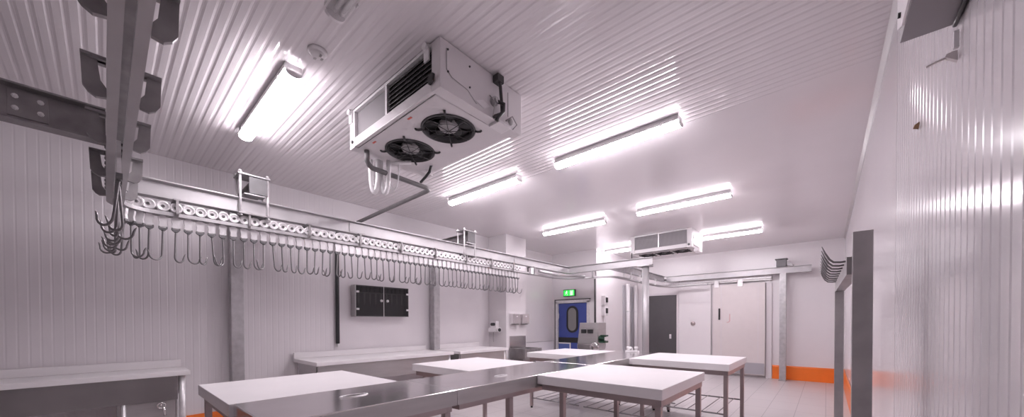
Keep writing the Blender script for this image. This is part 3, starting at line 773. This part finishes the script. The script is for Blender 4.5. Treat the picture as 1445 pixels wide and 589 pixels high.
# ------------------------------------------------------------------ cutting tables
def table(x0, x1, y0, y1, label, lx0, lx1, shelf_z, zt=.85, left_only=False):
    t = thing('cutting_table', label, 'table', ((x0 + x1) / 2, (y0 + y1) / 2, 0), 'white cutting tables')
    MB().box(x0, x1, y0, y1, zt - .075, zt).build('board_top', M['poly'], t, .006)
    za = zt - .076
    fx0, fx1, fy0, fy1 = x0 + .03, x1 - .015, y0 + .03, y1 - .03
    s = .04
    mb = MB(); mb.box(fx0, fx1, fy0, fy0 + s, za - .05, za); mb.box(fx0, fx1, fy1 - s, fy1, za - .05, za); mb.box(fx0, fx0 + s, fy0 + s, fy1 - s, za - .05, za); mb.box(fx1 - s, fx1, fy0 + s, fy1 - s, za - .05, za)
    mb.build('apron_frame', M['leg'], t, .002)
    for xx in ((lx0,) if left_only else (lx0, lx1 - s)):
        for yy in (fy0, fy1 - s):
            l = MB().box(xx, xx + s, yy, yy + s, .025, za - .051).build('leg', M['leg'], t, .003)
            MB().cyl((xx + s / 2, yy + s / 2, 0), (xx + s / 2, yy + s / 2, .0249), .018, .016, n=12).build('foot', M['black'], l)
    if left_only and shelf_z < .14: return t
    for ry in (fy0 + .02, fy1 - .02):
        sh = MB().tube([(lx0 + s + .001, ry, shelf_z), (lx1 - s - .001, ry, shelf_z)], .009).build('shelf_rail', M['dgalv'], t)
    n = 6
    for i in range(n):
        xx = lx0 + s + .06 + (lx1 - lx0 - 2 * s - .12) * i / (n - 1)
        MB().tube([(xx, fy0 + .02, shelf_z + .012), (xx, fy1 - .02, shelf_z + .012)], .005, 6).build('shelf_rod', M['dgalv'], t)
    return t
XF = -1.87; XBk = -2.50
table(-3.5, XBk - .002, .45, 1.5, 'white cutting table nearest the viewer at the lower left', -3.47, -2.53, .13, left_only=True)
table(-3.46, XBk - .002, 2.25, 3.25, 'white cutting table left of the bench beside the cabinet wall counter', -3.30, -2.53, .13, left_only=True)
table(-3.45, XBk - .002, 4.27, 5.33, 'white cutting table in front of the stainless machine', -3.42, -2.53, .15, left_only=True)
table(XF + .002, -.82, 2.45, 3.56, 'white cutting table at the lower middle, right of the steel bench', -1.66, -.84, .30)
table(XF + .002, -.77, 4.36, 5.45, 'white cutting table at the right, in front of the sliding door', -1.74, -.79, .30)

# ------------------------------------------------------------------ stainless benches
def bench(y0, y1, label, holes, legs):
    t = thing('steel_bench', label, 'work bench', ((XF + XBk) / 2, (y0 + y1) / 2, 0), 'stainless benches')
    zt = .85; x0, x1 = XBk, XF
    top = MB().box(x0, x1 - .004, y0, y1, zt - .10, zt).build('bench_top', M['steel'], t, .008, segs=3)
    MB().box(x1 - .0038, x1, y0 + .001, y1 - .001, zt - .105, zt - .006).build('front_apron', M['brush'], t)
    for hx, hy, rx, ry in holes:
        cut = MB().lathe((hx, hy, zt - .2), (0, 0, 1), [(.001, 0), (1, 0), (1, .4), (.001, .4)], 28)
        cut.v = [(hx + (p[0] - hx) * rx, hy + (p[1] - hy) * ry, p[2]) for p in cut.v]
        co = cut.build('cutter', M['steel'], None, org=(0, 0, 0))
        cm = co.data
        bm = bmesh.new(); bm.from_mesh(cm); bmesh.ops.remove_doubles(bm, verts=bm.verts, dist=1e-3); bmesh.ops.recalc_face_normals(bm, faces=bm.faces); bm.to_mesh(cm); bm.free()
        md = top.modifiers.new('hole', 'BOOLEAN'); md.operation = 'DIFFERENCE'; md.object = co; md.solver = 'EXACT'
        dg = bpy.context.evaluated_depsgraph_get()
        # the bench top sits under an empty: move the cutter mesh into place in world space
        dg.update()
        nm = bpy.data.meshes.new_from_object(top.evaluated_get(dg))
        top.modifiers.clear(); top.data = nm
        bpy.data.objects.remove(co)
        rim = MB(); ring = [(hx + rx * math.cos(2 * PI * k / 28), hy + ry * math.sin(2 * PI * k / 28), zt + .001) for k in range(28)]
        rim.tube(ring, .005, 8, True); rim.build('hole_rim', M['bright'], t)
    s = .045
    za = zt - .101
    mb = MB(); mb.box(x0 + .02, x1 - .02, y0 + .03, y0 + .03 + s, za - s, za); mb.box(x0 + .02, x1 - .02, y1 - .03 - s, y1 - .03, za - s, za); mb.box(x0 + .02, x0 + .02 + s, y0 + .03 + s, y1 - .03 - s, za - s, za); mb.box(x1 - .02 - s, x1 - .02, y0 + .03 + s, y1 - .03 - s, za - s, za)
    mb.build('under_frame', M['leg'], t, .002)
    for yy, sides in legs:
        for xx in [(x0 + .02, x1 - .02 - s)[q] for q in sides]:
            l = MB().box(xx, xx + s, yy - s / 2, yy + s / 2, .025, za - s - .001).build('leg', M['leg'], t, .003)
            MB().cyl((xx + s / 2, yy, 0), (xx + s / 2, yy, .0249), .02, .018, n=12).build('foot', M['black'], l)
    return t
bench(.47, 1.565, 'stainless bench with a waste hole, nearest the viewer', [(-2.21, 1.02, .035, .085)], ((.53, (0, 1)), (1.50, (1,))))
bench(1.567, 3.40, 'stainless bench with a waste hole, between the two nearer right-hand tables', [(-2.08, 2.22, .028, .07)], ((2.14, (1,)),))
bench(3.402, 5.45, 'far stainless bench between the machine table and the right table', [], ((5.35, (0, 1)),))
b3 = [o for o in bpy.data.objects if o.get('label', '').startswith('far stainless bench')][0]
for yy in (4.31, 5.31):
    MB().tube([(-2.49, yy, .15), (-1.60, yy, .15)], .009).build('shelf_rail', M['dgalv'], b3)
for i in range(6):
    xx = -2.44 + i * .16
    MB().tube([(xx, 4.31, .162), (xx, 5.31, .162)], .005, 6).build('shelf_rod', M['dgalv'], b3)

# white tap at the far end of the bench
t = thing('bench_tap', 'small white double tap on the far end of the bench', 'tap', (-2.22, 5.30, .85))
MB().box(-2.32, -2.12, 5.27, 5.33, .851, .875).build('tap_base', M['hose'], t, .006)
for dx in (-.06, .06):
    MB().lathe((-2.22 + dx, 5.30, .875), (0, 0, 1), [(.018, 0), (.016, .03), (.028, .035), (.028, .055), (0, .06)], 14).build('valve', M['hose'], t)
MB().tube([(-2.22, 5.30, .875), (-2.22, 5.29, .91), (-2.22, 5.25, .925), (-2.22, 5.20, .90)], .012).build('spout', M['hose'], t)

# ------------------------------------------------------------------ things at the pillar
t = thing('soap_dispenser', 'white dispenser with dark window and black nozzle on the pillar', 'dispenser', (-5.0, 5.16, 1.2))
Yp = 5.199
body = MB().box(-5.07, -4.90, Yp - .10, Yp, 1.20, 1.34).build('body', M['white'], t, .025, segs=3)
MB().prism([(-5.05 + .03 * math.cos(a) + (.10 if math.cos(a) > 0 else .03), 1.275 + .03 * math.sin(a)) for a in [2 * PI * i / 20 for i in range(20)]], 'Y', Yp - .108, Yp - .099).build('window', M['dark'], t, .002)
MB().box(-5.09, -4.88, Yp - .14, Yp, 1.12, 1.205).build('lower_case', M['white'], t, .022, segs=3)
MB().cyl((-4.885, Yp - .09, 1.165), (-4.80, Yp - .11, 1.165), .042, .048, n=18).build('nozzle', M['white'], t)
MB().cyl((-4.80, Yp - .11, 1.165), (-4.792, Yp - .112, 1.165), .034, n=18).build('nozzle_mouth', M['black'], t)
MB().tube([(-5.05, Yp - .02, 1.12), (-5.06, Yp - .02, 1.0), (-5.05, Yp - .02, .92)], .006).build('cord', M['gfan'], t)
for i, (ya, yb, lab) in enumerate(((5.30, 5.52, 'steel towel box on the pillar, nearer one of the pair'), (5.58, 5.80, 'steel towel box on the pillar, farther one of the pair'))):
    t = thing('towel_dispenser', lab, 'dispenser', (-4.66, (ya + yb) / 2, 1.27), 'towel boxes on the pillar')
    MB().box(-4.718, -4.62, ya, yb, 1.28, 1.48).build('case', M['steel'], t, .006)
    MB().box(-4.70, -4.64, ya + .03, yb - .03, 1.268, 1.279).build('slot_lip', M['black'], t)
    MB().box(-4.6195, -4.612, ya + .09, yb - .09, 1.42, 1.44).build('lock', M['bright'], t, .002)
t = thing('hand_basin', 'stainless hand basin with splashback at the foot of the pillar', 'basin', (-4.5, 5.5, 0))
MB().box(-4.718, -4.70, 5.28, 5.78, .79, 1.04).build('splashback', M['steel'], t, .004)
mb = MB(); mb.box(-4.70, -4.30, 5.26, 5.30, .60, .80); mb.box(-4.70, -4.30, 5.76, 5.80, .60, .80); mb.box(-4.34, -4.30, 5.30, 5.76, .60, .80); mb.box(-4.70, -4.66, 5.30, 5.76, .60, .78); mb.box(-4.66, -4.34, 5.30, 5.76, .60, .63)
mb.build('bowl', M['dgalv'], t, .004)
MB().box(-4.70, -4.40, 5.33, 5.73, 0, .599).build('pedestal', M['dgalv'], t, .006)

# low white buffer along the wall left of the blue door
t = thing('wall_buffer', 'low white wall buffer with a dark end, left of the blue door', 'buffer', (-5.3, 6.8, .6))
MB().box(XL2 + .001, -5.27, 6.02, 7.62, .60, .83).build('buffer_box', M['white'], t, .01)
MB().box(XL2 + .001, -5.265, 5.98, 6.019, .66, .84).build('end_cap', M['black'], t, .004)
MB().box(XL2 + .001, -5.268, 6.02, 7.62, .831, .836).build('top_edge', M['gfan'], t)

# exit sign
t = thing('exit_sign', 'lit green emergency exit sign above the blue door', 'sign', (-4.84, YD, 2.06))
zc = 2.045
MB().box(-5.0, -4.66, YD - .045, YD - .001, zc - .085, zc + .085).build('housing', M['signdark'], t, .006)
f = MB().box(-4.985, -4.675, YD - .049, YD - .0455, zc - .07, zc + .07).build('sign_face', M['green'], t)
mb = MB()
yy0, yy1 = YD - .0515, YD - .0495
mx = -4.90
mb.prism([(mx + .014 * math.cos(a) + .008, zc + .045 + .014 * math.sin(a)) for a in [2 * PI * i / 12 for i in range(12)]], 'Y', yy0, yy1)
mb.prism([(mx - .012, zc + .028), (mx + .016, zc + .030), (mx + .012, zc - .012), (mx - .014, zc - .010)], 'Y', yy0, yy1)
mb.prism([(mx - .014, zc - .008), (mx + .0, zc - .008), (mx - .022, zc - .036), (mx - .046, zc - .040), (mx - .046, zc - .030), (mx - .028, zc - .028)], 'Y', yy0, yy1)
mb.prism([(mx + .0, zc - .010), (mx + .013, zc - .010), (mx + .034, zc - .034), (mx + .022, zc - .062), (mx + .012, zc - .060), (mx + .020, zc - .035)], 'Y', yy0, yy1)
mb.prism([(mx + .014, zc + .026), (mx + .042, zc + .008), (mx + .038, zc + .0), (mx + .014, zc + .014)], 'Y', yy0, yy1)
mb.prism([(mx - .012, zc + .026), (mx - .036, zc + .016), (mx - .044, zc - .006), (mx - .034, zc - .008), (mx - .028, zc + .006), (mx - .012, zc + .014)], 'Y', yy0, yy1)
mb.build('running_figure', M['lgreen'], f)
mb = MB().box(-4.80, -4.79, yy0, yy1, zc - .06, zc + .06); mb.box(-4.79, -4.72, yy0, yy1, zc + .05, zc + .06); mb.box(-4.72, -4.71, yy0, yy1, zc - .06, zc + .06); mb.box(-4.78, -4.73, yy0, yy1, zc - .06, zc + .04)
mb.build('doorway_symbol', M['lgreen'], f)

# vertical pipe and switch boxes at the wall corner
mb = MB().tube([(XD - .02, YD - .03, 2.34), (XD - .02, YD - .03, 1.0)], .02, 10)
mb.tube([(XD - .02, YD - .03, 1.0), (XD - .02, YD - .03, .05)], .02, 10)
tag(mb.build('conduit', M['dark']), 'thin dark vertical conduit at the wall corner right of the blue door', 'conduit')
for za, lab in ((1.73, 'white switch box at the wall corner, upper one of two'), (1.47, 'white switch box at the wall corner, lower one of two')):
    t = thing('switch_box', lab, 'switch box', (XD + .04, 8.06, za), 'switch boxes at the wall corner')
    MB().box(XD + .001, XD + .09, 7.95, 8.13, za, za + .22).build('case', M['white'], t, .012)
    MB().box(XD + .0905, XD + .11, 8.00, 8.09, za + .06, za + .18).build('rotary_switch', M['black'], t, .006)
mb = MB().tube([(XD + .03, 8.04, 1.46), (XD + .03, 8.04, 1.0)], .012); tag(mb.build('conduit', M['white']), 'thin white conduit dropping below the switch boxes', 'conduit')
for yy, lab, in ((9.35, 'white vertical pipe left of the round column, nearer of two'), (9.86, 'white vertical pipe left of the round column, farther of two')):
    t = thing('wall_downpipe', lab, 'pipe', (XD + .06, yy, 0), 'white pipes on the return wall')
    MB().cyl((XD + .065, yy, 0), (XD + .065, yy, 2.34), .055, n=18).build('pipe', M['white'], t)
    for zz in (.6, 1.6):
        MB().cyl((XD + .065, yy, zz), (XD + .065, yy, zz + .03), .062, n=18).build('pipe_collar', M['bright'], t)
    MB().box(XD + .001, XD + .03, yy - .20, yy - .07, 0, 2.3).build('shade_strip', M['kick'], t, .003)  # grey strip standing in for the shade beside each pipe

# stainless skinning machine
t = thing('skinning_machine', 'stainless meat machine with black switches behind the far table', 'machine', (-3.72, 6.75, 0))
xa, xb = -3.93, -3.50; ya, yb = 6.62, 7.0
MB().prism([(xa - .04, .86), (xb, .86), (xb, 1.30), (xa + .02, 1.30)], 'Y', ya, yb).build('housing', M['brush'], t, .012)
MB().prism([(xa - .04, .858), (xb, .858), (xb - .02, .74), (xb - .10, .68), (xa + .05, .68), (xa - .04, .76)], 'Y', ya - .01, yb).build('lower_drum', M['steel'], t, .01)
for xx, w in ((xa + .07, .10), (xa + .22, .11)):
    b = MB().box(xx, xx + w, ya - .04, ya - .001, 1.08, 1.16).build('switch', M['black'], t, .008)
mb = MB().tube([(xa + .19, ya - .02, 1.16), (xa + .20, ya - .03, 1.20), (xa + .17, ya - .03, 1.185)], .006); mb.build('switch_lead', M['gfan'], t)
h = MB().lathe((xb - .06, ya - .012, .80), (0, -1, 0), [(.10, 0), (.10, .03), (.085, .04), (0, .042)], 24).build('round_cover', M['steel'], t)
mb = MB().cyl((xb + .001, ya + .08, .98), (xb + .13, ya + .08, .98), .05, .06, n=16); mb.box(xb + .03, xb + .16, ya + .0, ya + .16, .89, .93); mb.box(xb + .05, xb + .17, ya + .02, ya + .14, 1.02, 1.05)
mb.build('motor_knob', M['dgreen'], t, .006)
MB().box(xb + .131, xb + .155, ya + .04, ya + .12, .94, 1.01).build('knob_cap', M['white'], t, .004)
for xx in (xa + .02, xb - .07):
    for yy in (ya + .03, yb - .08):
        MB().box(xx, xx + .05, yy, yy + .05, 0, .679).build('leg', M['brush'], t, .003)

# ------------------------------------------------------------------ knife / hook rack at the right
t = thing('hook_rack', 'grey steel rack with upturned hooks standing by the right wall', 'hook rack', (.09, 2.8, 0))
MB().box(.085, .15, 2.17, 2.235, 0, 1.695).build('post', M['rack'], t, .004)
MB().box(.045, .095, 3.5, 3.55, 0, 1.52).build('post', M['rack'], t, .004)
MB().add([(.068, 2.236, 1.515), (.118, 2.236, 1.515), (.118, 2.236, 1.595), (.068, 2.236, 1.595), (.048, 3.56, 1.521), (.095, 3.56, 1.521), (.095, 3.56, 1.595), (.048, 3.56, 1.595)],
         [(0, 3, 2, 1), (4, 5, 6, 7), (0, 1, 5, 4), (1, 2, 6, 5), (2, 3, 7, 6), (3, 0, 4, 7)]).build('cross_bar', M['rack'], t)
for i in range(9):
    u = (i + .25) / 9; yy = 2.27 + 1.24 * u; x0 = .070 - .02 * u
    MB().tube([(x0 + .002, yy, 1.585), (x0 - .02, yy, 1.582), (x0 - .045, yy, 1.585), (x0 - .06, yy, 1.60), (x0 - .075, yy, 1.63), (x0 - .088, yy, 1.665)], [.0048, .0048, .0048, .0048, .004, .002], 8).build('rack_hook', M['wire'], t)

# unit at the upper right
t = thing('wall_heater', 'box unit high on the right wall, cut by the top edge', 'wall unit', (.23, 1.2, 2.19))
MB().box(.172, .284, .55, 1.69, 2.19, 2.75).build('casing', M['grille'], t, .003)
MB().prism([(1.69, 2.235), (1.69, 2.75), (.55, 2.75), (.55, 2.195), (1.6, 2.195)], 'X', .166, .1715).build('front_cover', M['bright'], t)
MB().cyl((.160, 1.62, 2.24), (.166, 1.62, 2.24), .008, n=12).build('cover_screw', M['black'], t)
MB().tube([(.283, 1.68, 2.182), (.281, 1.5, 2.182), (.281, .6, 2.182)], .006, 8).build('cable', M['black'], t)
# little fitting under it
t = thing('cable_bracket', 'small white bracket with a thin rod on the right wall below the box unit', 'bracket', (.28, 1.7, 2.1))
MB().box(.276, .2865, 1.648, 1.658, 2.10, 2.15).build('plate', M['white'], t, .001)
MB().prism([(.275, 2.10), (.2865, 2.10), (.2865, 2.07), (.28, 2.075), (.262, 2.09), (.265, 2.097)], 'Y', 1.665, 1.68).build('clip', M['cream'], t)
MB().tube([(.266, 1.672, 2.09), (.245, 1.672, 2.086), (.225, 1.672, 2.08)], .0035, 8).build('rod', M['cream'], t)
t = MB().add([(.286, 2.235, 2.118), (.2865, 2.265, 2.108), (.2865, 2.262, 2.135), (.286, 2.238, 2.13), (.272, 2.245, 2.115), (.270, 2.26, 2.113), (.274, 2.258, 2.128), (.275, 2.244, 2.124)],
             [(0, 3, 2, 1), (4, 5, 6, 7), (0, 1, 5, 4), (1, 2, 6, 5), (2, 3, 7, 6), (3, 0, 4, 7)]).build('wall_plug', M['brown'])
tag(t, 'small brown plug stuck in the right wall', 'wall plug')
